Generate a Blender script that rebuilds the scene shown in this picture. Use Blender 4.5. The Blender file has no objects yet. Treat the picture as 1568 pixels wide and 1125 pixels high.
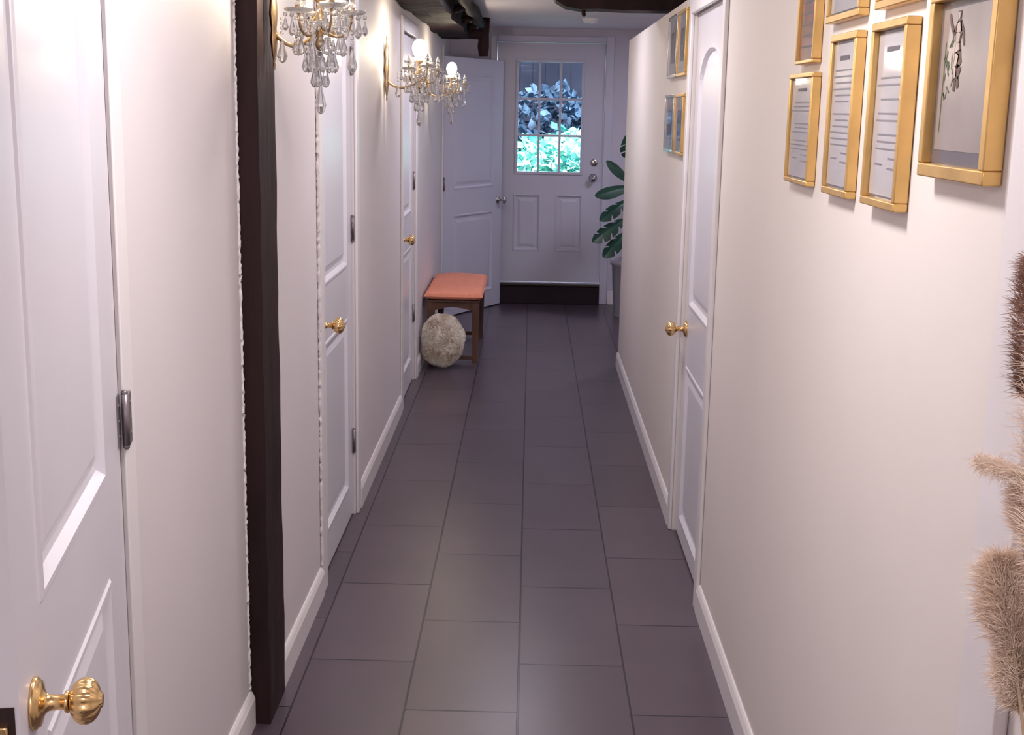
import bpy, bmesh, math, random
from mathutils import Vector, Matrix
random.seed(7)
scene = bpy.context.scene
try:
    scene.view_settings.view_transform = 'Standard'
    scene.view_settings.look = 'None'
except Exception: pass

# ------------------------------------------------------------------ materials
def new_mat(name):
    m = bpy.data.materials.new(name); m.use_nodes = True
    nt = m.node_tree; b = nt.nodes['Principled BSDF']
    return m, nt, b
def mat(name, col, rough=0.5, metal=0.0, var=0.06, scale=8.0, bump=0.0, bscale=60.0, coat=0.0, spec=None, emis=None, estr=0, trans=0.0, col2=None, ior=None, stretch=(1,1,1), sub=0):
    m, nt, b = new_mat(name)
    tc = nt.nodes.new('ShaderNodeTexCoord'); mp = nt.nodes.new('ShaderNodeMapping')
    mp.inputs['Scale'].default_value = stretch
    nt.links.new(tc.outputs['Object'], mp.inputs['Vector'])
    n = nt.nodes.new('ShaderNodeTexNoise'); n.inputs['Scale'].default_value = scale; n.inputs['Detail'].default_value = 4
    nt.links.new(mp.outputs['Vector'], n.inputs['Vector'])
    r = nt.nodes.new('ShaderNodeValToRGB')
    c2 = col2 if col2 else tuple(max(0, c*(1-var)) for c in col)
    c1 = col if col2 else tuple(min(1, c*(1+var)) for c in col)
    r.color_ramp.elements[0].position = 0.35; r.color_ramp.elements[1].position = 0.65
    r.color_ramp.elements[0].color = (*c2, 1); r.color_ramp.elements[1].color = (*c1, 1)
    nt.links.new(n.outputs['Fac'], r.inputs['Fac'])
    nt.links.new(r.outputs['Color'], b.inputs['Base Color'])
    b.inputs['Roughness'].default_value = rough; b.inputs['Metallic'].default_value = metal
    if coat: b.inputs['Coat Weight'].default_value = coat; b.inputs['Coat Roughness'].default_value = 0.04
    if spec is not None: b.inputs['Specular IOR Level'].default_value = spec
    if emis: b.inputs['Emission Color'].default_value = (*emis, 1); b.inputs['Emission Strength'].default_value = estr
    if trans: b.inputs['Transmission Weight'].default_value = trans
    if ior: b.inputs['IOR'].default_value = ior
    if bump:
        n2 = nt.nodes.new('ShaderNodeTexNoise'); n2.inputs['Scale'].default_value = bscale; n2.inputs['Detail'].default_value = 5
        nt.links.new(mp.outputs['Vector'], n2.inputs['Vector'])
        bp = nt.nodes.new('ShaderNodeBump'); bp.inputs['Strength'].default_value = bump; bp.inputs['Distance'].default_value = 0.01
        nt.links.new(n2.outputs['Fac'], bp.inputs['Height']); nt.links.new(bp.outputs['Normal'], b.inputs['Normal'])
    return m

M_wallL = mat('plaster_left', (0.70,0.65,0.68), 0.6, var=0.02, scale=1.5, bump=0.09, bscale=9)
M_wallR = mat('plaster_right', (0.75,0.695,0.67), 0.6, var=0.02, scale=1.5, bump=0.07, bscale=9)
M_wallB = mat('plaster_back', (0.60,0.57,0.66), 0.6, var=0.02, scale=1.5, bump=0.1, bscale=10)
M_ceil = mat('plaster_ceiling', (0.68,0.65,0.70), 0.8, var=0.03, scale=2, bump=0.15, bscale=14)
M_trim = mat('trim_paint', (0.79,0.75,0.77), 0.35, var=0.015, scale=4)
M_door = mat('door_paint', (0.71,0.685,0.75), 0.30, var=0.015, scale=3, bump=0.03, bscale=30)
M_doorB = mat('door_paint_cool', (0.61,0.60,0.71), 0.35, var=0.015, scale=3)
M_beam = mat('dark_timber', (0.034,0.016,0.018), 0.6, scale=5, col2=(0.018,0.009,0.011), bump=0.25, bscale=14, stretch=(2,2,.4), spec=0.15)
M_beamH = mat('dark_timber_long', (0.016,0.007,0.008), 0.7, scale=5, col2=(0.009,0.004,0.005), bump=0.3, bscale=16, stretch=(2,.5,2), spec=0.08)
M_brass = mat('brass', (0.80,0.55,0.26), 0.22, 1.0, var=0.06, scale=20)
M_abrass = mat('antique_brass', (0.55,0.40,0.24), 0.3, 1.0, var=0.2, scale=30)
M_gold = mat('gold_frame', (0.70,0.45,0.17), 0.36, 0.75, var=0.10, scale=14, bump=0.05, bscale=50)
M_nickel = mat('nickel', (0.55,0.52,0.52), 0.25, 1.0, var=0.05, scale=20)
M_bronze = mat('hinge_steel', (0.26,0.23,0.25), 0.4, 0.8, var=0.1, scale=30)
M_dark = mat('black_paint', (0.020,0.010,0.016), 0.5, var=0.1, spec=0.25)
M_wood = mat('walnut', (0.13,0.058,0.035), 0.4, scale=6, col2=(0.07,0.03,0.02), stretch=(3,3,.6), bump=0.1)
M_coral = mat('coral_fabric', (0.84,0.32,0.21), 0.85, var=0.05, scale=40, bump=0.3, bscale=300)
M_paper = mat('paper', (0.42,0.40,0.43), 0.5, var=0.06, scale=6, coat=0.9)
M_paper2 = mat('aged_paper', (0.26,0.225,0.225), 0.5, var=0.20, scale=5, coat=0.9)
M_matgrey = mat('mat_board_grey', (0.085,0.08,0.11), 0.5, var=0.05, scale=6, coat=0.8)
M_ink = mat('ink', (0.10,0.09,0.11), 0.6, var=0.1)
M_inkl = mat('ink_faded', (0.19,0.18,0.21), 0.6, var=0.1)
M_red = mat('maroon_print', (0.13,0.022,0.03), 0.4, var=0.4, scale=20, coat=0.5)
M_blueprint = mat('blue_print', (0.20,0.19,0.23), 0.4, scale=14, col2=(0.33,0.29,0.30), coat=0.6)
M_sketch = mat('sketch_brown', (0.10,0.06,0.05), 0.6, var=0.3, scale=30)
M_sketchl = mat('sketch_skin', (0.42,0.34,0.30), 0.6, var=0.2, scale=30)
M_green_ink = mat('sketch_green', (0.12,0.15,0.09), 0.6, var=0.3, scale=30)
M_leaf = mat('monstera_leaf', (0.016,0.055,0.035), 0.3, var=0.25, scale=10)
M_pot = mat('pot_glaze', (0.52,0.50,0.56), 0.3, var=0.04)
M_soil = mat('soil', (0.03,0.02,0.015), 0.9, var=0.3, scale=60, bump=0.5)
M_crystal = mat('crystal', (0.97,0.97,1.0), 0.02, var=0.0, trans=0.85, ior=1.65)
M_bulb = mat('bulb_glow', (1,0.9,0.7), 0.3, emis=(1.0,0.85,0.62), estr=130)
M_glass = mat('pane_glass', (0.9,0.95,1.0), 0.0, trans=1.0, ior=1.1, var=0)
M_fur = mat('fur', (1.0,0.95,0.87), 0.9, scale=14, col2=(0.68,0.55,0.42))
M_pampas = mat('pampas_cream', (0.95,0.80,0.68), 0.9, scale=30, col2=(0.78,0.60,0.48))
M_pampasB = mat('pampas_brown', (0.42,0.24,0.18), 0.9, scale=24, col2=(0.20,0.10,0.075))
M_stem = mat('dry_stem', (0.45,0.33,0.22), 0.7)
M_vase = mat('vase_ceramic', (0.5,0.42,0.36), 0.4, bump=0.1)
M_shrub = mat('shrub_leaf', (0.50,0.92,0.72), 0.5, scale=6, col2=(0.03,0.38,0.40))
M_shrubD = mat('shrub_dark_leaf', (0.16,0.28,0.44), 0.6, scale=6, col2=(0.018,0.030,0.06))
M_fence = mat('fence_slate', (0.055,0.06,0.10), 0.8, scale=3, col2=(0.03,0.033,0.06))
M_earth = mat('earth', (0.04,0.05,0.07), 0.9, bump=0.4)
M_disc = mat('white_disc', (0.9,0.9,0.9), 0.4)
M_black = mat('latch_dark', (0.05,0.03,0.03), 0.4, 0.6)

# floor tiles -----------------------------------------------------
def floor_mat():
    m, nt, b = new_mat('slate_tile')
    tc = nt.nodes.new('ShaderNodeTexCoord'); sp = nt.nodes.new('ShaderNodeSeparateXYZ'); cb = nt.nodes.new('ShaderNodeCombineXYZ')
    nt.links.new(tc.outputs['Object'], sp.inputs[0])
    a = nt.nodes.new('ShaderNodeMath'); a.operation='ADD'; a.inputs[1].default_value = -3.166+6.1
    c = nt.nodes.new('ShaderNodeMath'); c.operation='ADD'; c.inputs[1].default_value = 0.004+6.1
    nt.links.new(sp.outputs['Y'], a.inputs[0]); nt.links.new(sp.outputs['X'], c.inputs[0])
    nt.links.new(a.outputs[0], cb.inputs['X']); nt.links.new(c.outputs[0], cb.inputs['Y'])
    br = nt.nodes.new('ShaderNodeTexBrick')
    br.offset = 0.5; br.offset_frequency = 2; br.squash = 1.0
    br.inputs['Scale'].default_value = 1; br.inputs['Mortar Size'].default_value = 0.0034; br.inputs['Mortar Smooth'].default_value = 0.3
    br.inputs['Brick Width'].default_value = 0.61; br.inputs['Row Height'].default_value = 0.305; br.inputs['Bias'].default_value=0
    br.inputs['Color1'].default_value = (0.092,0.066,0.084,1); br.inputs['Color2'].default_value = (0.074,0.052,0.068,1)
    br.inputs['Mortar'].default_value = (0.010,0.006,0.010,1)
    nt.links.new(cb.outputs[0], br.inputs['Vector'])
    n = nt.nodes.new('ShaderNodeTexNoise'); n.inputs['Scale'].default_value = 3; n.inputs['Detail'].default_value = 5
    nt.links.new(tc.outputs['Object'], n.inputs['Vector'])
    mx = nt.nodes.new('ShaderNodeMix'); mx.data_type='RGBA'; mx.blend_type='MULTIPLY'; mx.inputs['Factor'].default_value = 1
    rp = nt.nodes.new('ShaderNodeValToRGB'); rp.color_ramp.elements[0].color=(0.88,0.88,0.89,1); rp.color_ramp.elements[1].color=(1.09,1.09,1.09,1)
    rp.color_ramp.elements[0].position=.25; rp.color_ramp.elements[1].position=.75
    nt.links.new(n.outputs['Fac'], rp.inputs['Fac'])
    nt.links.new(br.outputs['Color'], mx.inputs[6]); nt.links.new(rp.outputs['Color'], mx.inputs[7])
    nt.links.new(mx.outputs[2], b.inputs['Base Color'])
    b.inputs['Roughness'].default_value = 0.31
    b.inputs['Specular IOR Level'].default_value = 0.5
    sub = nt.nodes.new('ShaderNodeMath'); sub.operation='MULTIPLY'; sub.inputs[1].default_value=-1.0
    nt.links.new(br.outputs['Fac'], sub.inputs[0])
    bp = nt.nodes.new('ShaderNodeBump'); bp.inputs['Strength'].default_value=0.35; bp.inputs['Distance'].default_value=0.003
    nt.links.new(sub.outputs[0], bp.inputs['Height']); nt.links.new(bp.outputs['Normal'], b.inputs['Normal'])
    return m
M_floor = floor_mat()

# ------------------------------------------------------------------ builder
class B:
    def __init__(s): s.bm=bmesh.new(); s.mats=[]; s.M=Matrix.Identity(4); s.cur=0
    def m(s, mt):
        if mt not in s.mats: s.mats.append(mt)
        s.cur=s.mats.index(mt); return s
    def v(s, co): return s.bm.verts.new(s.M @ Vector(co))
    def f(s, vs, smooth=False):
        try: f=s.bm.faces.new(vs)
        except ValueError: return None
        f.material_index=s.cur; f.smooth=smooth; return f
    def poly(s, pts, smooth=False): return s.f([s.v(p) for p in pts], smooth)
    def box(s, x0,x1,y0,y1,z0,z1, bev=0.0, seg=2):
        P=[(x,y,z) for x in (x0,x1) for y in (y0,y1) for z in (z0,z1)]
        V=[s.v(p) for p in P]
        fs=[s.f([V[i] for i in q]) for q in ((0,1,3,2),(4,6,7,5),(0,4,5,1),(2,3,7,6),(0,2,6,4),(1,5,7,3))]
        if bev:
            es=set(e for f in fs for e in f.edges)
            r=bmesh.ops.bevel(s.bm, geom=list(es), offset=bev, segments=seg, affect='EDGES', profile=0.5, clamp_overlap=True)
            for f in r['faces']: f.material_index=s.cur; f.smooth=True
        return fs
    def lathe(s, prof, L=None, seg=20, flute=0.0, nfl=8, smooth=True, sx=1, sy=1):
        L = L or Matrix.Identity(4); rings=[]
        for (r,h) in prof:
            if r<=1e-6: rings.append([s.v(L @ Vector((0,0,h)))]); continue
            ring=[]
            for i in range(seg):
                a=2*math.pi*i/seg; rr=r*(1+flute*(abs(math.cos(a*nfl/2))-0.5))
                ring.append(s.v(L @ Vector((rr*math.cos(a)*sx, rr*math.sin(a)*sy, h))))
            rings.append(ring)
        for a,b in zip(rings, rings[1:]):
            if len(a)==1 and len(b)==1: continue
            for i in range(seg):
                j=(i+1)%seg
                if len(a)==1: s.f([a[0],b[i],b[j]],smooth)
                elif len(b)==1: s.f([a[i],a[j],b[0]],smooth)
                else: s.f([a[i],a[j],b[j],b[i]],smooth)
    def tube(s, pts, r, seg=8, smooth=True):
        pts=[Vector(p) for p in pts]; n=len(pts)
        rs = r if isinstance(r,(list,tuple)) else [r]*n
        rings=[]; up=Vector((0,0,1))
        for i,p in enumerate(pts):
            t=(pts[min(i+1,n-1)]-pts[max(i-1,0)]).normalized()
            u = up if abs(t.dot(up))<0.95 else Vector((1,0,0))
            a=t.cross(u).normalized(); b=t.cross(a).normalized()
            rings.append([s.v(p+rs[i]*(math.cos(2*math.pi*k/seg)*a+math.sin(2*math.pi*k/seg)*b)) for k in range(seg)])
        for a,b in zip(rings,rings[1:]):
            for k in range(seg):
                s.f([a[k],a[(k+1)%seg],b[(k+1)%seg],b[k]],smooth)
        s.f(rings[0]); s.f(rings[-1][::-1])
    def ball(s, c, r, seg=10, rings=6, sx=1, sy=1, sz=1, smooth=True):
        L=Matrix.Translation(c)
        s.lathe([(r*math.sin(math.pi*i/rings), -r*sz*math.cos(math.pi*i/rings)) for i in range(rings+1)], L, seg, smooth=smooth, sx=sx, sy=sy)
    def done(s, name, recalc=True):
        if recalc: bmesh.ops.recalc_face_normals(s.bm, faces=s.bm.faces)
        me=bpy.data.meshes.new(name); s.bm.to_mesh(me); s.bm.free()
        for mt in s.mats: me.materials.append(mt)
        o=bpy.data.objects.new(name, me); scene.collection.objects.link(o); return o

def basis(origin, xd, yd, zd=(0,0,1)):
    M=Matrix.Identity(4)
    for i,c in enumerate((xd,yd,zd)):
        for r in range(3): M[r][i]=c[r]
    for r in range(3): M[r][3]=origin[r]
    return M
def bez(p0,p1,p2,p3,n=12):
    p0,p1,p2,p3=map(Vector,(p0,p1,p2,p3)); out=[]
    for i in range(n+1):
        t=i/n; out.append(p0*(1-t)**3+p1*3*t*(1-t)**2+p2*3*t*t*(1-t)+p3*t**3)
    return out

# ------------------------------------------------------------------ shell
XL, XR, XN = -0.665, 0.575, -0.70
YB = 10.52; CZ = 2.22
Y0 = -1.5; OX0=-1.9; OX1=1.8
b=B(); b.m(M_floor); b.box(OX0,OX1,Y0,YB,-0.1,0); b.done('floor')
b=B(); b.m(M_ceil); b.box(OX0,OX1,Y0,YB+0.1,CZ,CZ+0.1); b.done('ceiling')

def wall_openings(bl, x0,x1,ya,yb,zt,ops):
    y=ya
    for (o0,o1,oh) in ops:
        bl.box(x0,x1,y,o0,0,zt); bl.box(x0,x1,o0,o1,oh,zt); y=o1
    bl.box(x0,x1,y,yb,0,zt)
D2=(4.05,4.83); D3=(6.62,7.38); D4=(9.615,10.50); D1=(1.275,2.115); DR=(3.95,4.72)
b=B(); b.m(M_wallL); wall_openings(b, XL-0.12,XL,3.27,YB,CZ,[(D2[0],D2[1],1.97),(D3[0],D3[1],1.97),(D4[0],D4[1],1.97)]); b.done('wall_left')
b=B(); b.m(M_wallL); wall_openings(b, XN-0.12,XN,Y0,3.06,CZ,[(D1[0],D1[1],1.99)]); b.done('wall_left_near')
b=B(); b.m(M_wallR); wall_openings(b, XR,XR+0.12,Y0,7.9,2.0,[(DR[0],DR[1],1.96)]); b.done('wall_right')
b=B(); b.m(M_wallB)   # back wall with opening for the exterior door
bx0,bx1,bz0,bz1=-0.29,0.585,0.17,2.11
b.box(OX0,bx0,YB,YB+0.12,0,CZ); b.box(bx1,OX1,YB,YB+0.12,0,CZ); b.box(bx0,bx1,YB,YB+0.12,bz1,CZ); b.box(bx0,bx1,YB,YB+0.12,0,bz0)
b.done('wall_back')
b=B(); b.m(M_wallR); b.box(OX1,OX1+0.1,Y0,YB,0,CZ); b.done('wall_right_outer')
b=B(); b.m(M_wallL); b.box(OX0-0.1,OX0,Y0,YB,0,CZ); b.done('wall_left_outer')
b=B(); b.m(M_wallR); b.box(OX0,OX1,Y0-0.1,Y0,0,CZ); b.done('wall_front')

def hewn(name, x0,x1,y0,y1,z0,z1, axis, mt, amp=0.006, n=60):
    bl=B(); bl.m(mt)
    lo=[x0,y0,z0]; hi=[x1,y1,z1]; oth=[i for i in range(3) if i!=axis]
    sec=[(0,0),(0.5,0),(1,0),(1,.5),(1,1),(.5,1),(0,1),(0,.5)]
    rings=[]
    for k in range(n+1):
        t=k/n; ring=[]
        for j,(a,c) in enumerate(sec):
            p=[0,0,0]; p[axis]=lo[axis]+(hi[axis]-lo[axis])*t
            p[oth[0]]=lo[oth[0]]+(hi[oth[0]]-lo[oth[0]])*a + amp*math.sin(t*17+j*1.7)*math.sin(t*41+j)+random.uniform(-1,1)*amp*0.25
            p[oth[1]]=lo[oth[1]]+(hi[oth[1]]-lo[oth[1]])*c + amp*math.sin(t*13+j*2.1)*math.cos(t*29+j)+random.uniform(-1,1)*amp*0.25
            ring.append(bl.v(p))
        rings.append(ring)
    for a,c in zip(rings,rings[1:]):
        for j in range(8): bl.f([a[j],a[(j+1)%8],c[(j+1)%8],c[j]])
    bl.f(rings[0]); bl.f(rings[-1])
    o=bl.done(name)
    return o
hewn('timber_post', -0.80,-0.648,3.065,3.265,0,CZ,2,M_beam,0.0015,40)
hewn('ceiling_beam', -0.66,-0.455,3.3,9.35,2.075,CZ,1,M_beamH,0.010,90)
b=B(); b.m(M_beamH)
b.tube([(-0.375+0.008*math.sin(i*1.1),6.2+i*0.28,2.165+0.006*math.sin(i*1.9)) for i in range(12)],[0.036+0.006*math.sin(i*2.3) for i in range(12)],10)
for yy in (7.4,8.3,9.0): b.tube([(-0.47,yy,2.12),(-0.42,yy+0.08,2.14),(-0.375,yy+0.16,2.165)],0.022,8)
b.done('ceiling_pole')
b=B(); b.m(M_beam)
b.tube([(-0.36,9.45,1.95),(-0.362,9.45,2.02),(-0.358,9.45,2.10),(-0.36,9.45,2.22)],[0.034,0.042,0.036,0.044],12)
b.tube([(-0.36,9.45,2.10),(-0.45,9.42,2.11),(-0.56,9.4,2.10),(-0.66,9.4,2.11)],[0.036,0.042,0.038,0.044],10)
b.done('timber_bracket')
b=B(); b.m(M_beam)
prof=[(0.02,2.215),(0.06,2.15),(0.10,2.09),(0.15,2.062),(0.22,2.052),(0.30,2.055),(0.45,2.05),(0.7,2.052),(1.1,2.05),(1.8,2.05)]
r1=[];r2=[];r3=[];r4=[]
for (x,z) in prof:
    r1.append(b.v((x,6.22,z))); r2.append(b.v((x,6.40,z))); r3.append(b.v((x,6.22,CZ))); r4.append(b.v((x,6.40,CZ)))
for i in range(len(prof)-1):
    b.f([r1[i],r1[i+1],r2[i+1],r2[i]]); b.f([r1[i],r3[i],r3[i+1],r1[i+1]]); b.f([r2[i],r2[i+1],r4[i+1],r4[i]]); b.f([r3[i],r4[i],r4[i+1],r3[i+1]])
b.f([r1[0],r2[0],r4[0],r3[0]]); b.f([r1[-1],r3[-1],r4[-1],r2[-1]])
b.tube([(0.235,6.30,2.055),(0.235,6.30,2.035),(0.245,6.30,2.028)],0.010,8)
b.done('cross_beam')
b=B(); b.m(M_disc); b.lathe([(0,CZ-0.035),(0.035,CZ-0.035),(0.05,CZ-0.028),(0.058,CZ-0.01),(0.06,CZ)],Matrix.Translation((0.40,9.3,0)),24); b.done('smoke_detector')

# ------------------------------------------------------------------ baseboards & trim
def baseboard(name, x, side, y0, y1, h=0.095, t=0.014):
    bl=B(); bl.m(M_trim)
    pr=[(0,0),(t,0),(t,h-0.02),(t*0.6,h-0.006),(t*0.3,h),(0,h)]
    A=[bl.v((x+side*p[0],y0,p[1])) for p in pr]; C=[bl.v((x+side*p[0],y1,p[1])) for p in pr]
    for i in range(len(pr)): j=(i+1)%len(pr); bl.f([A[i],A[j],C[j],C[i]])
    bl.f(A); bl.f(C); return bl.done(name)
baseboard('baseboard_left', XL, 1, 3.27, 3.975)
baseboard('baseboard_left.001', XL, 1, 4.905, 6.545)
baseboard('baseboard_left.002', XL, 1, 7.455, 9.545)
baseboard('baseboard_left.003', XN, 1, 2.185, 3.06)
baseboard('baseboard_right', XR, -1, 1.512, 3.893)
baseboard('baseboard_right.001', XR, -1, 4.778, 7.9)
b=B(); b.m(M_trim); b.box(0.655,OX1,YB-0.014,YB,0,0.11,0.004); b.done('baseboard_back')

tn=[0]
def casing(x, side, y0, y1, h, w=0.06, t=0.016, bottom=0.0):
    tn[0]+=1
    bl=B(); bl.m(M_trim)
    xa,xb=sorted((x,x+side*t))
    bl.box(xa,xb,y0-w,y0,bottom,h+w,0.004); bl.box(xa,xb,y1,y1+w,bottom,h+w,0.004); bl.box(xa,xb,y0,y1,h,h+w,0.004)
    return bl.done('trim_%d'%tn[0])
casing(XL,1,*D2,1.965,w=0.07,t=0.012)
casing(XL,1,*D3,1.965,w=0.07,t=0.012)
casing(XR,-1,*DR,1.93,w=0.055,t=0.014)
tn[0]+=1; b=B(); b.m(M_trim); b.box(XL,XL+0.012,D4[0]-0.065,D4[0]-0.003,0,2.03,0.004); b.done('trim_%d'%tn[0])
tn[0]+=1; b=B(); b.m(M_trim); b.box(XN,XN+0.010,D1[1]+0.004,D1[1]+0.062,0,2.05,0.003); b.done('trim_%d'%tn[0])
tn[0]+=1; b=B(); b.m(M_trim); b.box(XR-0.018,XR,1.39,1.51,0,1.99,0.004); b.done('trim_%d'%tn[0])
tn[0]+=1; b=B(); b.m(M_doorB)
b.box(bx0-0.05,bx0,YB-0.016,YB,0.0,bz1+0.05,0.004); b.box(bx1,bx1+0.065,YB-0.016,YB,0.0,bz1+0.05,0.004); b.box(bx0,bx1,YB-0.016,YB,bz1,bz1+0.05,0.004)
b.done('trim_%d'%tn[0])
def bead(name,x,y,z0,z1,r,n,sx=1.0):
    bl=B(); bl.m(M_trim)
    pts=[];rs=[]
    for i in range(n+1):
        pts.append((x+random.uniform(-1,1)*r*0.15, y+random.uniform(-1,1)*r*0.6, z0+(z1-z0)*i/n)); rs.append(r*random.uniform(0.5,1.1))
    bl.tube(pts,rs,6); return bl.done(name)
bead('trim_plaster_edge',XN+0.001,3.056,0.10,CZ,0.005,330)
bead('trim_plaster_edge.001',XL+0.005,3.974,0.10,CZ,0.006,260)

# ------------------------------------------------------------------ doors
PROF=[(0,0),(0.004,0.0035),(0.012,0.0035),(0.024,-0.009),(0.036,-0.010),(0.060,-0.003)]
def outline(p, n=16):
    x0,x1,z0,z1=p[:4]; arch=p[4] if len(p)>4 else 0
    if not arch: return [(x0,z0),(x1,z0),(x1,z1),(x0,z1)]
    pts=[(x0,z0),(x1,z0)]; cx=(x0+x1)/2; hw=(x1-x0)/2
    for i in range(n+1):
        a=math.pi*i/n
        pts.append((cx+hw*math.cos(a), z1-arch+arch*math.sin(a)))
    return pts
def offset(pts, d):
    n=len(pts); out=[]
    for i in range(n):
        p0=Vector(pts[i-1]); p1=Vector(pts[i]); p2=Vector(pts[(i+1)%n])
        e1=(p1-p0).normalized(); e2=(p2-p1).normalized()
        n1=Vector((-e1.y,e1.x)); n2=Vector((-e2.y,e2.x)); k=(n1+n2); L=k.length_squared
        k = k*(2/L) if L>0.2 else n1
        out.append((p1.x+k.x*d, p1.y+k.y*d))
    return out
def relief(bl, w, h, panels, y, sgn, holes=()):
    xs=sorted(set([0,w]+[q for p in list(panels)+list(holes) for q in p[:2]])); zs=sorted(set([0,h]+[q for p in list(panels)+list(holes) for q in p[2:4]]))
    for xa,xb in zip(xs,xs[1:]):
        for za,zb in zip(zs,zs[1:]):
            cx,cz=(xa+xb)/2,(za+zb)/2
            if any(p[0]<cx<p[1] and p[2]<cz<p[3] for p in list(panels)+list(holes)): continue
            bl.poly([(xa,y,za),(xb,y,za),(xb,y,zb),(xa,y,zb)])
    for p in panels:
        o=outline(p)
        if len(p)>4:
            top=o[2:]
            for (a,c) in zip(top,top[1:]): bl.poly([(a[0],y,a[1]),(c[0],y,c[1]),(c[0],y,p[3]+1e-5),(a[0],y,p[3]+1e-5)])
        prev=None
        for ins,d in PROF:
            q=offset(o,ins); ring=[bl.v((a[0],y-sgn*d,a[1])) for a in q]
            if prev:
                for i in range(len(ring)): j=(i+1)%len(ring); bl.f([prev[i],prev[j],ring[j],ring[i]])
            prev=ring
        bl.f(prev)
def slab(bl, w,h,t,panels,holes=()):
    relief(bl,w,h,panels,0,1,holes); relief(bl,w,h,panels,t,-1,holes)
    bl.poly([(0,0,0),(0,t,0),(0,t,h),(0,0,h)]); bl.poly([(w,0,0),(w,t,0),(w,t,h),(w,0,h)])
    bl.poly([(0,0,0),(w,0,0),(w,t,0),(0,t,0)]); bl.poly([(0,0,h),(w,0,h),(w,t,h),(0,t,h)])
    for p in holes:
        x0,x1,z0,z1=p
        for a,c in (((x0,z0),(x1,z0)),((x1,z0),(x1,z1)),((x1,z1),(x0,z1)),((x0,z1),(x0,z0))):
            bl.poly([(a[0],0,a[1]),(c[0],0,c[1]),(c[0],t,c[1]),(a[0],t,a[1])])
def knob(bl, x, z, mt, s=1.0, melon=True, y=0):
    bl.m(mt)
    L=Matrix.Translation((x,y,z)) @ Matrix.Rotation(math.pi/2,4,'X')
    bl.lathe([(0,0),(0.031*s,0),(0.0315*s,0.003*s),(0.029*s,0.006*s),(0.027*s,0.007*s),(0.0265*s,0.009*s),(0.018*s,0.011*s),(0.012*s,0.014*s),(0.0095*s,0.018*s),(0.009*s,0.034*s),(0.013*s,0.036*s),(0.013*s,0.039*s),(0.010*s,0.041*s)],L,32)
    pr=[(0.010*s,0.041*s)]
    for i in range(1,12):
        a=math.pi*i/12; pr.append((0.025*s*math.sin(a)**0.8+0.001, (0.058-0.018*math.cos(a))*s))
    pr+= [(0.009*s,0.0765*s),(0.007*s,0.078*s),(0,0.0785*s)]
    bl.lathe(pr,L,64,flute=0.12 if melon else 0,nfl=12)
def hinge(bl, z, x=-0.004, h=0.09, leaf=0.02, y=-0.004, both=False):
    bl.m(M_bronze)
    yy = -0.012 if both else -0.006
    bl.tube([(x,yy,z-h/2),(x,yy,z+h/2)],0.0062,10)
    for k in (-1,1): bl.ball((x,yy,z+k*(h/2+0.002)),0.006,8,5)
    bl.box(x,x+leaf,-0.003,0.0015,z-h/2,z+h/2)
    if both: bl.box(x-0.030,x,-0.0185,-0.013,z-h/2,z+h/2,0.001)
    for k in (-0.3,0,0.3):
        for (px,py) in (((x+leaf*0.6,-0.003),(x-0.018,-0.0185)) if both else ((x+leaf*0.6,-0.003),)):
            L=Matrix.Translation((px,py,z+k*h)) @ Matrix.Rotation(math.pi/2,4,'X')
            bl.lathe([(0.0035,0),(0.003,0.001),(0,0.0012)],L,8)

def panel_door(name, origin, xd, nd, w, h, panels, kz=None, kx=None, kmat=None, hz=(), mt=None, t=0.035, ks=1.0, latch=False, both=False):
    bl=B(); bl.M=basis(origin, xd, (-nd[0],-nd[1],0)); bl.m(mt or M_door)
    slab(bl,w,h,t,panels)
    if kz: knob(bl,kx,kz-origin[2],kmat,ks)
    for z in hz: hinge(bl,z-origin[2],both=both)
    if latch:
        bl.m(M_black); bl.box(w-0.001,w+0.0015,0.005,t-0.005,kz-origin[2]-0.03,kz-origin[2]+0.03)
        bl.m(M_brass); bl.box(w,w+0.009,0.012,t-0.012,kz-origin[2]-0.01,kz-origin[2]+0.01,0.002)
    return bl.done(name)
al=math.radians(10)
panel_door('door_1',(-0.695,2.10,0.008),(math.sin(al),-math.cos(al),0),(math.cos(al),math.sin(al),0),0.815,1.96,
           [(0.165,0.68,0.10,0.825),(0.165,0.68,0.99,1.84)],0.90,0.745,M_brass,(1.055,1.82,0.25),latch=True,both=True)
wd=D2[1]-D2[0]-0.01
panel_door('door_2',(XL-0.012,D2[1]-0.005,0.008),(0,-1,0),(1,0,0),wd,1.95,[(0.12,wd-0.12,0.13,0.80),(0.12,wd-0.12,0.99,1.83)],0.88,wd-0.055,M_brass,(0.30,1.13,1.75))
wd=D3[1]-D3[0]-0.01
panel_door('door_3',(XL-0.012,D3[1]-0.005,0.008),(0,-1,0),(1,0,0),wd,1.95,[(0.12,wd-0.12,0.13,0.80),(0.12,wd-0.12,0.99,1.83)],0.90,wd-0.055,M_brass,(0.40,1.17,1.75))
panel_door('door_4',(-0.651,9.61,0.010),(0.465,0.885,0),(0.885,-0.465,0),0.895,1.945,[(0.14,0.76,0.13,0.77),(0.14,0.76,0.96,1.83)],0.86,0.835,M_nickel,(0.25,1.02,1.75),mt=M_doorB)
wd=DR[1]-DR[0]-0.01
panel_door('door_5',(XR+0.014,DR[0]+0.005,0.010),(0,1,0),(-1,0,0),wd,1.92,[(0.10,wd-0.10,0.07,0.66),(0.10,wd-0.10,0.88,1.80,0.13)],0.80,wd-0.055,M_brass,(0.16,1.02,1.7))

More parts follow.
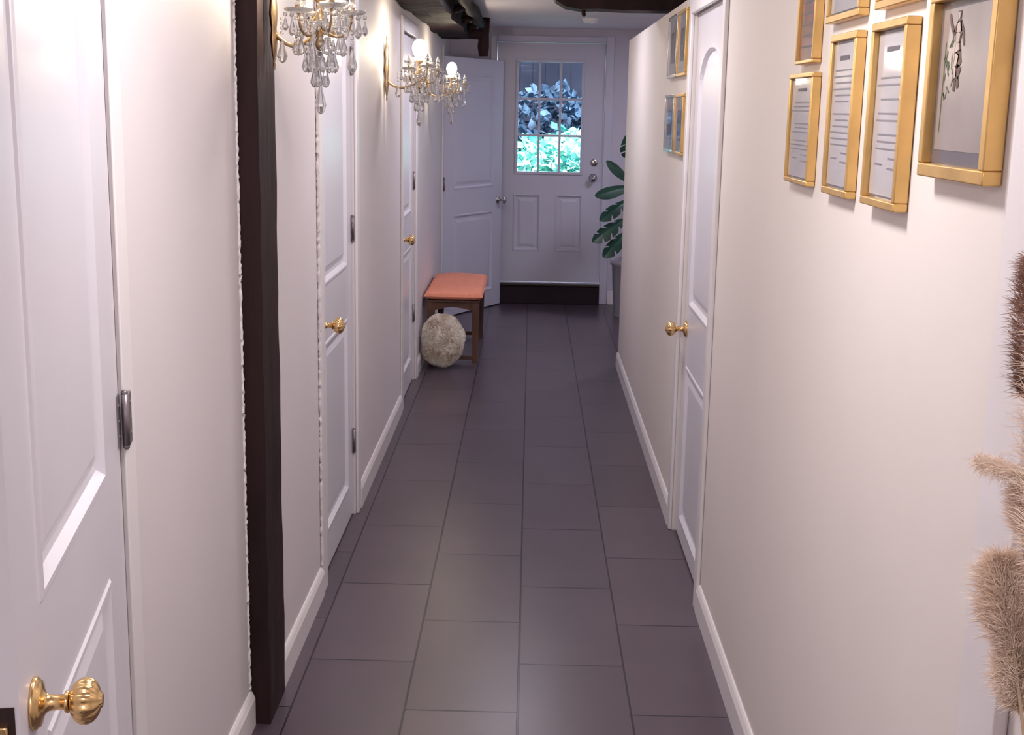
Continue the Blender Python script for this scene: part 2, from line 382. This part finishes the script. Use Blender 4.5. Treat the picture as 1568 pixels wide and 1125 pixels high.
# exterior half-lite door
b=B(); bw=bx1-bx0-0.006
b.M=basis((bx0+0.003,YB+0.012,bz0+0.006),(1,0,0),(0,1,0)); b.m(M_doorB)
ox=-(bx0+0.003); oz=-(bz0+0.006)
hole=(-0.114+ox,0.399+ox,1.083+oz,1.955+oz)
slab(b,bw,bz1-bz0-0.010,0.042,[(-0.14+ox,0.085+ox,0.43+oz,0.90+oz),(0.205+ox,0.43+ox,0.43+oz,0.90+oz)],[hole])
x0,x1,z0,z1=hole
fw=0.022
for yy in ((-0.010,0.004),):
    b.box(x0-fw,x1+fw,yy[0],yy[1],z0-fw,z0,0.003); b.box(x0-fw,x1+fw,yy[0],yy[1],z1,z1+fw,0.003)
    b.box(x0-fw,x0,yy[0],yy[1],z0,z1,0.003); b.box(x1,x1+fw,yy[0],yy[1],z0,z1,0.003)
for k in (1,2):
    xm=x0+(x1-x0)*k/3; zm=z0+(z1-z0)*k/3
    b.box(xm-0.009,xm+0.009,-0.004,0.040,z0,z1,0.002); b.box(x0,x1,-0.003,0.039,zm-0.009,zm+0.009,0.002)
b.m(M_glass); b.box(x0,x1,0.018,0.022,z0,z1)
knob(b,0.508+ox,1.04+oz,M_nickel,1.1,False)
b.m(M_nickel)
L=Matrix.Translation((0.515+ox,0,1.165+oz)) @ Matrix.Rotation(math.pi/2,4,'X')
b.lathe([(0,0),(0.03,0),(0.03,0.006),(0.024,0.010),(0,0.012)],L,24); b.box(0.511+ox,0.519+ox,-0.026,-0.010,1.15+oz,1.18+oz,0.002)
b.done('door_6')
b=B(); b.m(M_dark); b.box(bx0,bx1,YB-0.055,YB-0.001,0,0.150,0.004); b.m(M_black); b.box(bx0,bx1,YB-0.07,YB-0.001,0.1505,0.168,0.005); b.done('threshold_step')

# ------------------------------------------------------------------ sconces
def crystal_drop(b, p, L=0.04, r=0.009, seg=6):
    x,y,z=p; T=Matrix.Translation((x,y,z))@Matrix.Rotation(random.uniform(0,3),4,'Z')
    b.lathe([(0,0),(r*0.25,-L*0.12),(r*0.55,-L*0.4),(r,-L*0.72),(r*0.6,-L*0.92),(0,-L)],T,seg,smooth=False)
def bead_ball(b,p,r=0.005): b.ball(p,r,6,4,smooth=False)
def sconce(origin, sc=1.0, cx=0.150):
    b=B(); b.M=Matrix.Translation(origin)@Matrix.Scale(sc,4)
    b.m(M_abrass)
    pr=[(0.004,-0.13),(0.010,-0.12),(0.007,-0.11),(0.016,-0.09),(0.024,-0.06),(0.018,-0.035),(0.028,0.0),(0.020,0.035),(0.026,0.07),(0.015,0.10),(0.007,0.115),(0.011,0.13),(0.0,0.145)]
    b.lathe(pr,Matrix.Translation((0.011,0,0)),16,sx=0.36,sy=1.0,flute=0.15,nfl=8)
    b.tube(bez((0.010,0,-0.04),(0.05,0,-0.09),(cx-0.04,0,-0.08),(cx,0,-0.03),10),0.0055,8)
    C=Vector((cx,0,0))
    b.lathe([(0,-0.085),(0.008,-0.08),(0.014,-0.07),(0.008,-0.055),(0.007,-0.03),(0.020,-0.02),(0.022,-0.01),(0.010,0.0),(0.009,0.03),(0.016,0.036),(0.014,0.045),(0,0.045)],Matrix.Translation(C),12)
    b.m(M_bulb); b.lathe([(0.011,0.045),(0.016,0.055),(0.026,0.072),(0.031,0.092),(0.027,0.112),(0.014,0.127),(0,0.131)],Matrix.Translation(C),20)
    arms=[]
    for k in range(5):
        a=math.radians(-120+60*k); arms.append(Vector((math.cos(a),math.sin(a),0)))
    for i,d in enumerate(arms):
        e=C+d*0.078+Vector((0,0,0.012 if i%2 else 0.0))
        b.m(M_abrass)
        b.tube(bez(C+Vector((0,0,-0.02)),C+d*0.03+Vector((0,0,-0.065)),e+Vector((0,0,-0.06)),e,10),0.0032,6)
        b.lathe([(0,-0.004),(0.008,-0.002),(0.011,0.004),(0.008,0.012),(0,0.014)],Matrix.Translation(e+Vector((0,0,0.006))),10)
        b.m(M_crystal)
        b.lathe([(0.010,0.004),(0.022,0.001),(0.030,0.004),(0.034,0.011),(0.031,0.012),(0.022,0.006),(0.010,0.008)],Matrix.Translation(e),16,flute=0.10,nfl=8)
        b.lathe([(0.006,0.016),(0.011,0.024),(0.006,0.032),(0.009,0.040),(0.004,0.052),(0,0.060)],Matrix.Translation(e),6,smooth=False)
        for k in range(6):
            a=2*math.pi*k/6+0.2; q=e+Vector((0.031*math.cos(a),0.031*math.sin(a),0.002))
            bead_ball(b,q+Vector((0,0,-0.006)),0.0055); crystal_drop(b,q+Vector((0,0,-0.012)),random.uniform(0.030,0.050),0.008)
        if i+1<len(arms):
            e2=C+arms[i+1]*0.078
            for k in range(1,9):
                t=k/9; bead_ball(b,e.lerp(e2,t)+Vector((0,0,0.012-0.035*math.sin(math.pi*t))),0.005)
        for k in range(8):
            t=k/8; p=e.lerp(C+Vector((0,0,0.05)),t)+Vector((0,0,0.045*math.sin(math.pi*t)*0.3+0.01))
            if t<0.55: bead_ball(b,p,0.0048)
    b.m(M_crystal)
    for ring,(R,z,n,Ld) in enumerate([(0.058,-0.045,11,0.045),(0.036,-0.080,8,0.050),(0.016,-0.115,5,0.050)]):
        for k in range(n):
            a=2*math.pi*k/n+ring*0.3; q=C+Vector((R*math.cos(a),R*math.sin(a),z))
            for j in range(3): bead_ball(b,q+Vector((-(0.012*(2-j))*math.cos(a)*0.6,-(0.012*(2-j))*math.sin(a)*0.6,0.024-0.012*j)),0.0055)
            crystal_drop(b,q+Vector((0,0,-0.006)),Ld,0.010)
    bead_ball(b,C+Vector((0,0,-0.112)),0.010)
    crystal_drop(b,C+Vector((0,0,-0.155)),0.080,0.014,8)
    for (dx,dy,dz,LL) in ((0.0,-0.088,-0.05,0.065),(0.01,0.088,-0.045,0.06),(0.075,0.02,-0.05,0.06),(-0.09,-0.01,-0.03,0.06)):
        for j in range(4): bead_ball(b,C+Vector((dx,dy,dz+0.02-0.011*j)),0.005)
        crystal_drop(b,C+Vector((dx,dy,dz-0.025)),LL,0.013,8)
    b.done('crystal_sconce')
sconce((-0.639,3.17,1.80),1.0,0.122)
sconce((XL,5.83,1.745),1.05)
sconce((XL,8.15,1.725),1.05)

# ------------------------------------------------------------------ picture frames
def frame(name, y0,y1,z0,z1, art, fmat=None, fw=0.013, depth=0.020, X=XR):
    b=B(); b.m(fmat or M_gold)
    xa=X-depth
    b.box(xa,X-0.001,y0,y1,z0,z0+fw,0.002); b.box(xa,X-0.001,y0,y1,z1-fw,z1,0.002)
    b.box(xa,X-0.001,y0,y0+fw,z0+fw,z1-fw,0.002); b.box(xa,X-0.001,y1-fw,y1,z0+fw,z1-fw,0.002)
    px=X-0.013; iy0,iy1,iz0,iz1=y0+fw,y1-fw,z0+fw,z1-fw
    def sheet(m,a,c,d,e,l): b.m(m); b.poly([(px-l*0.0006,a,d),(px-l*0.0006,c,d),(px-l*0.0006,c,e),(px-l*0.0006,a,e)])
    W=iy1-iy0; H=iz1-iz0
    if art=='doc':
        sheet(M_matgrey,iy0,iy1,iz0,iz1,0); sheet(M_paper,iy0+0.02*W,iy1-0.02*W,iz0+0.02*H,iz1-0.02*H,1)
        z=iz1-0.16*H; k=0
        sheet(M_ink,iy0+0.3*W,iy1-0.3*W,iz1-0.13*H,iz1-0.10*H,2)
        while z>iz0+0.32*H:
            z-=0.042*H; k+=1
            l=random.uniform(0.05,0.22)
            if random.random()<0.8: sheet(M_inkl,iy0+l*W,iy1-(l+random.uniform(-.03,.05))*W,z,z+0.010*H,2)
        for q in (0.18,0.24): sheet(M_inkl,iy0+0.12*W,iy0+0.42*W,iz0+q*H,iz0+(q+0.010)*H,2)
        sheet(M_inkl,iy1-0.40*W,iy1-0.15*W,iz0+0.2*H,iz0+0.21*H,2)
    elif art=='sketch':
        sheet(M_matgrey,iy0,iy1,iz0,iz1,0); sheet(M_paper2,iy0+0.055*W,iy1-0.055*W,iz0+0.09*H,iz1-0.05*H,1)
        xx=px-0.0012
        def strk(pts,w,dx=0):
            P=[Vector((xx-dx,iy0+p[0]*W,iz0+p[1]*H)) for p in pts]
            ws=w if isinstance(w,(list,tuple)) else [w]*len(P)
            for k_ in range(len(P)-1):
                a=P[k_];c=P[k_+1]; d=(c-a).normalized(); n=Vector((0,-d.z,d.y)); b.poly([a-n*ws[k_],c-n*ws[k_+1],c+n*ws[k_+1],a+n*ws[k_]])
        b.m(M_sketch)
        strk([(0.66,0.93),(0.66,0.88)],[0.007,0.006]); strk([(0.66,0.87),(0.655,0.80),(0.66,0.74),(0.65,0.68)],[0.008,0.013,0.009,0.013])
        strk([(0.65,0.68),(0.68,0.60),(0.66,0.52),(0.67,0.45)],[0.010,0.008,0.006,0.004]); strk([(0.64,0.68),(0.60,0.60),(0.63,0.53),(0.60,0.47)],[0.010,0.008,0.006,0.004])
        strk([(0.66,0.86),(0.74,0.80),(0.80,0.86),(0.83,0.92)],[0.006,0.004,0.004,0.003]); strk([(0.65,0.86),(0.58,0.80),(0.55,0.72)],[0.006,0.004,0.003])
        b.m(M_sketchl)
        strk([(0.66,0.92),(0.66,0.88)],[0.004,0.003],0.0005); strk([(0.66,0.86),(0.655,0.80),(0.66,0.74),(0.65,0.69)],[0.005,0.009,0.006,0.009],0.0005)
        strk([(0.65,0.67),(0.675,0.60),(0.66,0.53)],[0.006,0.005,0.003],0.0005)
        b.m(M_green_ink)
        for q in range(16): 
            a0=0.72+0.14*random.random(); z_=0.40+0.35*random.random(); strk([(a0,z_),(a0+random.uniform(-.06,.06),z_+random.uniform(.03,.09))],0.0014)
        strk([(0.88,0.20),(0.87,0.75)],0.0012)
    elif art=='red':
        sheet(M_red,iy0,iy1,iz0,iz1,0)
        z=iz0+0.1*H
        while z<iz1-0.05*H: sheet(M_ink,iy0+0.15*W,iy1-0.15*W,z,z+0.015*H,1); z+=0.09*H
    elif art=='blue':
        sheet(M_blueprint,iy0,iy1,iz0,iz1,0); sheet(M_matgrey,iy0+0.25*W,iy1-0.3*W,iz0+0.2*H,iz1-0.25*H,1)
    return b.done(name)
frame('picture_frame',1.575,1.842,1.507,1.760,'sketch',fw=0.018,depth=0.026)
frame('picture_frame.001',1.955,2.155,1.445,1.735,'doc',depth=0.024)
frame('picture_frame.002',2.272,2.465,1.443,1.733,'doc')
frame('picture_frame.003',2.605,2.835,1.445,1.672,'doc',fw=0.010)
frame('picture_frame.004',2.62,2.79,1.690,1.955,'red',fw=0.008)
frame('picture_frame.005',2.27,2.52,1.757,1.985,'doc')
frame('picture_frame.006',1.945,2.165,1.757,1.985,'doc')
frame('picture_frame.007',4.835,5.11,1.720,1.965,'blue',fw=0.012,depth=0.018)
frame('picture_frame.008',5.14,5.46,1.720,1.965,'blue',M_nickel,fw=0.012,depth=0.018)
frame('picture_frame.009',4.835,5.11,1.425,1.655,'blue',fw=0.012,depth=0.018)
frame('picture_frame.010',5.14,5.48,1.425,1.655,'blue',M_nickel,fw=0.012,depth=0.018)

# ------------------------------------------------------------------ bench
b=B()
bx_0,bx_1,by0,by1=-0.640,-0.300,7.90,8.85
b.m(M_wood)
for (cx,cy) in ((bx_0+0.03,by0+0.03),(bx_1-0.03,by0+0.03),(bx_0+0.03,by1-0.03),(bx_1-0.03,by1-0.03)):
    s0,s1=0.017,0.024
    P=[]
    for z,s_ in ((0,s0),(0.385,s1)):
        P.append([b.v((cx+dx*s_,cy+dy*s_,z)) for dx,dy in ((-1,-1),(1,-1),(1,1),(-1,1))])
    for i in range(4): b.f([P[0][i],P[0][(i+1)%4],P[1][(i+1)%4],P[1][i]])
    b.f(P[0]); b.f(P[1])
def apron(p0,p1,t,z1,h,arch):
    p0=Vector(p0);p1=Vector(p1); d=(p1-p0).normalized(); nrm=Vector((-d.y,d.x,0))*t/2
    n=12; rows=[]
    for i in range(n+1):
        q=p0.lerp(p1,i/n); zz=z1-h+arch*math.sin(math.pi*i/n)
        rows.append([b.v(q-nrm+Vector((0,0,zz))),b.v(q+nrm+Vector((0,0,zz))),b.v(q+nrm+Vector((0,0,z1))),b.v(q-nrm+Vector((0,0,z1)))])
    for A,C in zip(rows,rows[1:]):
        for k in range(4): b.f([A[k],A[(k+1)%4],C[(k+1)%4],C[k]])
    b.f(rows[0]); b.f(rows[-1])
for yy in (by0+0.03,by1-0.03): apron((bx_0+0.03,yy,0),(bx_1-0.03,yy,0),0.022,0.385,0.06,0.028)
for xx in (bx_0+0.03,bx_1-0.03): apron((xx,by0+0.03,0),(xx,by1-0.03,0),0.022,0.385,0.05,0.015)
for yy in (by0+0.03,by1-0.03): b.box(bx_0+0.03,bx_1-0.03,yy-0.011,yy+0.011,0.02,0.045,0.003)
b.box(bx_0+0.005,bx_1-0.005,by0+0.005,by1-0.005,0.385,0.400,0.004)
b.m(M_coral)
nx,ny=20,40; top=[];bot=[]
for i in range(nx+1):
    r1=[];r2=[]
    for j in range(ny+1):
        u=math.sin(math.pi/2*(i/nx*2-1)); v=math.sin(math.pi/2*(j/ny*2-1))
        e=max(0,(1-abs(u)**8))*max(0,(1-abs(v)**16)); e=e**0.38
        x=(bx_0+bx_1)/2+u*(bx_1-bx_0+0.02)/2; y=(by0+by1)/2+v*(by1-by0+0.03)/2
        r1.append(b.v((x,y,0.424+0.036*e+0.0025*math.sin(u*5+v*9)*e))); r2.append(b.v((x,y,0.424-0.024*e)))
    top.append(r1);bot.append(r2)
for g in (top,bot):
    for i in range(nx):
        for j in range(ny): b.f([g[i][j],g[i+1][j],g[i+1][j+1],g[i][j+1]],True)
ring=[(bx_0-0.010,by0-0.015),(bx_1+0.010,by0-0.015),(bx_1+0.010,by1+0.015),(bx_0-0.010,by1+0.015)]
for k in range(4):
    a=ring[k];c=ring[(k+1)%4]; b.tube([(a[0],a[1],0.424),(c[0],c[1],0.424)],0.005,8)
b.done('upholstered_bench')

# ------------------------------------------------------------------ fur cushion
b=B(); b.m(M_fur)
C=Vector((-0.525,7.720,0.180)); S=Vector((0.128,0.080,0.150))
tilt=Matrix.Rotation(math.radians(-12),3,'X')
def sdir():
    z=random.uniform(-1,1); a=random.uniform(0,2*math.pi); r=math.sqrt(1-z*z); return Vector((r*math.cos(a),r*math.sin(a),z))
def surf(d): 
    k=1+0.035*math.sin(d.x*7+1)*math.sin(d.z*6)
    return Vector((S.x*d.x,S.y*d.y,S.z*d.z))*k
rings=[]
for i in range(1,16):
    th=math.pi*i/16; rings.append([b.v(C+tilt@surf(Vector((math.sin(th)*math.cos(2*math.pi*j/28),math.sin(th)*math.sin(2*math.pi*j/28),math.cos(th))))) for j in range(28)])
for A,D in zip(rings,rings[1:]):
    for j in range(28): b.f([A[j],A[(j+1)%28],D[(j+1)%28],D[j]],True)
b.f(rings[0]); b.f(rings[-1])
clump=[sdir() for _ in range(260)]; cdir=[sdir() for _ in range(260)]
for k in range(22000):
    d=sdir(); ci=max(range(260),key=lambda q:clump[q].dot(d)) if k<18000 else random.randrange(260)
    p=C+tilt@surf(d); dn=(tilt@d).normalized(); lean=cdir[ci]-cdir[ci].dot(dn)*dn
    # each little tuft curls in its own direction, lying close to the surface
    out=(dn*0.55+lean*0.75+sdir()*0.25).normalized()
    L=random.uniform(0.016,0.034); side=out.cross(sdir()).normalized()*0.0015
    m1=p+out*L*0.55; e=m1+(out*0.4-dn*0.15+lean*0.4+Vector((0,0,-0.35)))*L*0.5
    for q in (m1,e):
        if q.z<0.004: q.z=0.004
        if q.x<XL+0.02: q.x=XL+0.02
    b.f([b.v(p-side),b.v(p+side),b.v(m1+side*0.7),b.v(m1-side*0.7)],True); b.f([b.v(m1-side*0.7),b.v(m1+side*0.7),b.v(e)],True)
b.done('fur_cushion',recalc=False)

# ------------------------------------------------------------------ monstera plant
b=B(); b.m(M_pot)
PC=(0.80,9.95,0)
b.lathe([(0,0),(0.115,0),(0.125,0.01),(0.150,0.40),(0.165,0.405),(0.165,0.445),(0.150,0.445),(0.145,0.40),(0,0.40)],Matrix.Translation(PC),36)
b.m(M_soil); b.lathe([(0.146,0.41),(0,0.418)],Matrix.Translation(PC),24)
def leaf(b, base, tip, nrm, width, cuts=5):
    base=Vector(base); tip=Vector(tip); ax=(tip-base); L=ax.length; ax.normalize(); nrm=Vector(nrm).normalized(); sd=ax.cross(nrm).normalized(); nn=sd.cross(ax).normalized()
    n=40
    def P(t,s):
        return base+ax*(L*t)+sd*s-nn*(abs(s)**1.3*0.9+0.18*L*t*t)
    for side in (-1,1):
        prev=None
        for i in range(n+1):
            t=i/n; w=width*(math.sin(math.pi*min(1,t*0.92+0.08))**0.75)
            ph=(t*cuts+0.3)%1.0
            if cuts and 0.12<t<0.9 and ph<0.16: w*=0.5
            c=b.v(P(t,0)); h=b.v(P(t+0.05*min(1,w/width),side*w*0.5)); e=b.v(P(min(1.02,t+0.12*(w/width)),side*w))
            if prev: b.f([prev[0],c,h,prev[1]],True); b.f([prev[1],h,e,prev[2]],True)
            prev=(c,h,e)
leaves=[((0.76,9.80,1.05),(0.60,9.66,1.22),(0.3,-1,0.6),0.045,0),((0.76,9.75,1.02),(0.50,9.62,0.985),(0.1,-1,0.8),0.055,0),
        ((0.74,9.72,0.92),(0.53,9.60,0.80),(0.1,-1,0.9),0.055,3),((0.72,9.70,0.78),(0.475,9.60,0.64),(-0.2,-1,0.7),0.065,4),
        ((0.74,9.72,0.68),(0.56,9.60,0.52),(-0.2,-1,0.7),0.06,3),((0.86,9.8,1.22),(0.74,9.60,1.40),(0,-1,0.5),0.11,5),((0.95,9.8,1.0),(1.2,9.6,0.95),(0,-1,0.9),0.12,5),
        ((0.9,10.05,1.2),(1.12,10.1,1.3),(0,-0.5,1),0.12,5),((0.86,9.75,0.85),(0.9,9.5,0.70),(0,-0.7,1),0.11,5)]
for (ba,ti,nr,w,cu) in leaves:
    b.m(M_leaf); leaf(b,ba,ti,nr,w,cu)
    b.tube(bez((PC[0]+random.uniform(-.04,.04),PC[1]+random.uniform(-.04,.04),0.41),(PC[0],PC[1],0.8),((PC[0]+ba[0])/2,ba[1],ba[2]+0.05),ba,10),0.006,6)
b.done('potted_monstera',recalc=False)

# ------------------------------------------------------------------ pampas in vase
b=B(); b.m(M_vase)
VC=Vector((0.46,0.93,0))
b.lathe([(0,0),(0.07,0),(0.075,0.01),(0.095,0.20),(0.09,0.34),(0.05,0.46),(0.04,0.52),(0.05,0.56),(0.045,0.56),(0.035,0.50),(0,0.48)],Matrix.Translation(VC),32)
def plume(b, base, tip, w, n, mt, L=0.05):
    base=Vector(base); tip=Vector(tip); b.m(mt); ax=tip-base; axn=ax.normalized()
    for k in range(n):
        t=random.random(); c=base+ax*t; rad=w*math.sin(math.pi*(0.08+0.86*t))**0.7
        d=sdir(); d=(d-d.dot(axn)*axn)
        if d.length<1e-3: continue
        d.normalize(); p=c+d*rad*random.random()**0.6
        out=(d*0.9+axn*random.uniform(0.2,1.0)+sdir()*0.5).normalized(); l=L*random.uniform(.3,1.0)
        sdv=out.cross(sdir()).normalized()*0.0003
        m1=p+out*l*0.5; e=p+out*l+Vector((random.uniform(-.3,.3),random.uniform(-.3,.3),-0.3))*l*0.5
        for q in (m1,e):
            if q.x>XR-0.02: q.x=XR-0.02
        b.f([b.v(p-sdv),b.v(p+sdv),b.v(m1+sdv),b.v(m1-sdv)],True); b.f([b.v(m1-sdv),b.v(m1+sdv),b.v(e)],True)
pl=[((0.482,1.20,1.325),(0.484,1.225,1.46),0.014,4500,M_pampasB,0.022),
    ((0.480,1.19,1.252),(0.462,1.262,1.246),0.005,1300,M_pampas,0.017),
    ((0.478,1.165,1.085),(0.472,1.205,1.165),0.023,7500,M_pampas,0.026),
    ((0.492,1.165,1.02),(0.487,1.175,1.09),0.022,7000,M_pampas,0.022),
    ((0.490,1.20,1.19),(0.488,1.215,1.235),0.012,1500,M_pampas,0.018),
    ((0.44,1.0,1.20),(0.43,1.02,1.45),0.03,3000,M_pampas,0.03)]
for p in pl:
    plume(b,*p); b.m(M_stem); b.tube(bez(VC+Vector((0,0,0.50)),VC+Vector((0.02,0.04,0.8)),Vector(p[0])+Vector((0.01,-0.04,-0.1)),p[0],10)+[Vector(p[1])],0.0018,6)
b.done('pampas_grass_vase',recalc=False)

# ------------------------------------------------------------------ garden outside
b=B(); b.m(M_earth); b.box(-6,7,YB+0.13,20,-0.3,-0.1); b.done('ground')
def foliage(name, mt, n, xr, yr, zf, size):
    b=B(); b.m(mt)
    for _ in range(n):
        x=random.uniform(*xr); y=random.uniform(*yr); z=zf(x,y)
        d=sdir(); d.z=abs(d.z)*0.6; d.normalize(); s_=sdir().cross(d).normalized(); L=size*random.uniform(.5,1.2)
        p=Vector((x,y,z)); b.poly([p,p+d*L*.5+s_*L*.3,p+d*L,p+d*L*.5-s_*L*.3])
    for k in range(10):
        x=xr[0]+(xr[1]-xr[0])*(k+.5)/10; y=sum(yr)/2; b.tube([(x,y,-0.1),(x+.03,y+.02,0.5),(x-.02,y,max(0.6,zf(x,y)))],[0.03,0.02,0.01],6)
    b.done(name,recalc=False)
foliage('garden_shrub',M_shrub,9000,(-1.2,1.6),(12.4,13.6),lambda x,y:random.uniform(0.0,1.0)**0.5*(1.12+0.10*math.sin(x*5)+0.06*math.sin(x*13+y*3)+0.12*(y-12.4)),0.12)
foliage('hedge',M_shrubD,4500,(-2.5,3),(14.3,15.3),lambda x,y:random.uniform(0,1)**0.6*(1.58+0.25*math.sin(x*3+1)),0.16)
b=B(); b.m(M_fence)
for k in range(60): b.box(-4+k*0.16,-4+k*0.16+0.15,16.5,16.53,-0.1,3.6)
b.box(-4,5.6,16.53,16.56,-0.1,3.6)
b.done('fence')

# ------------------------------------------------------------------ lights
def area(name, loc, size, power, col, rot=(0,0,0), spread=math.pi):
    l=bpy.data.lights.new(name,'AREA'); l.shape='DISK'; l.size=size; l.energy=power; l.color=col; l.spread=spread
    o=bpy.data.objects.new(name,l); o.location=loc; o.rotation_euler=rot; scene.collection.objects.link(o); return o
for (x,y,pw,col) in ((-0.05,-0.4,22,(1,0.93,0.92)),(-0.05,2.0,18,(1,0.93,0.915)),(-0.05,4.3,13.5,(1,0.93,0.93)),(-0.05,6.9,11.5,(0.96,0.91,1.0)),(1.2,9.0,15,(0.80,0.80,1.0)),(1.2,4.0,12,(1,0.92,0.94))):  # unseen area lamps under the ceiling, added as soft fill for hall and side room
    b=B(); b.m(M_disc); b.lathe([(0.16,CZ),(0.165,CZ-0.012),(0.15,CZ-0.018),(0,CZ-0.018)],Matrix.Translation((x,y,0)),28)
    o=b.done('fill_light_disc')  # non-glowing disc added as a fitting above each fill lamp
    area('ceiling_fill_lamp',(x,y,CZ-0.025),0.3,pw,col)
gl=area('garden_fill_lamp',(0.5,11.6,3.4),0.6,560,(0.92,0.97,1.0));  # added unseen lamp that brightens the foliage behind the end door
gl.rotation_euler=(math.radians(25),0,0)

w=bpy.data.worlds.new('World'); scene.world=w; w.use_nodes=True
nt=w.node_tree; bg=nt.nodes['Background']
sky=nt.nodes.new('ShaderNodeTexSky'); sky.sky_type='NISHITA'; sky.sun_disc=False; sky.sun_elevation=math.radians(3)
mixn=nt.nodes.new('ShaderNodeMix'); mixn.data_type='RGBA'; mixn.inputs['Factor'].default_value=0.93
mixn.inputs[7].default_value=(0.24,0.33,0.58,1)
nt.links.new(sky.outputs[0],mixn.inputs[6]); nt.links.new(mixn.outputs[2],bg.inputs['Color']); bg.inputs['Strength'].default_value=1.0

# ------------------------------------------------------------------ camera
cam=bpy.data.cameras.new('camera'); co=bpy.data.objects.new('camera',cam); scene.collection.objects.link(co)
cam.sensor_width=36; cam.lens=1950/1568*36; cam.clip_start=0.02
Yc=Vector((31,397,-1950)).normalized(); Zc=Vector((184,9578,1950)); Zc=(Zc-Zc.dot(Yc)*Yc).normalized(); Xc=Yc.cross(Zc)
R=Matrix((Xc,Yc,Zc)).to_4x4(); co.matrix_world=Matrix.Translation((0,0,1.59))@R
scene.camera=co
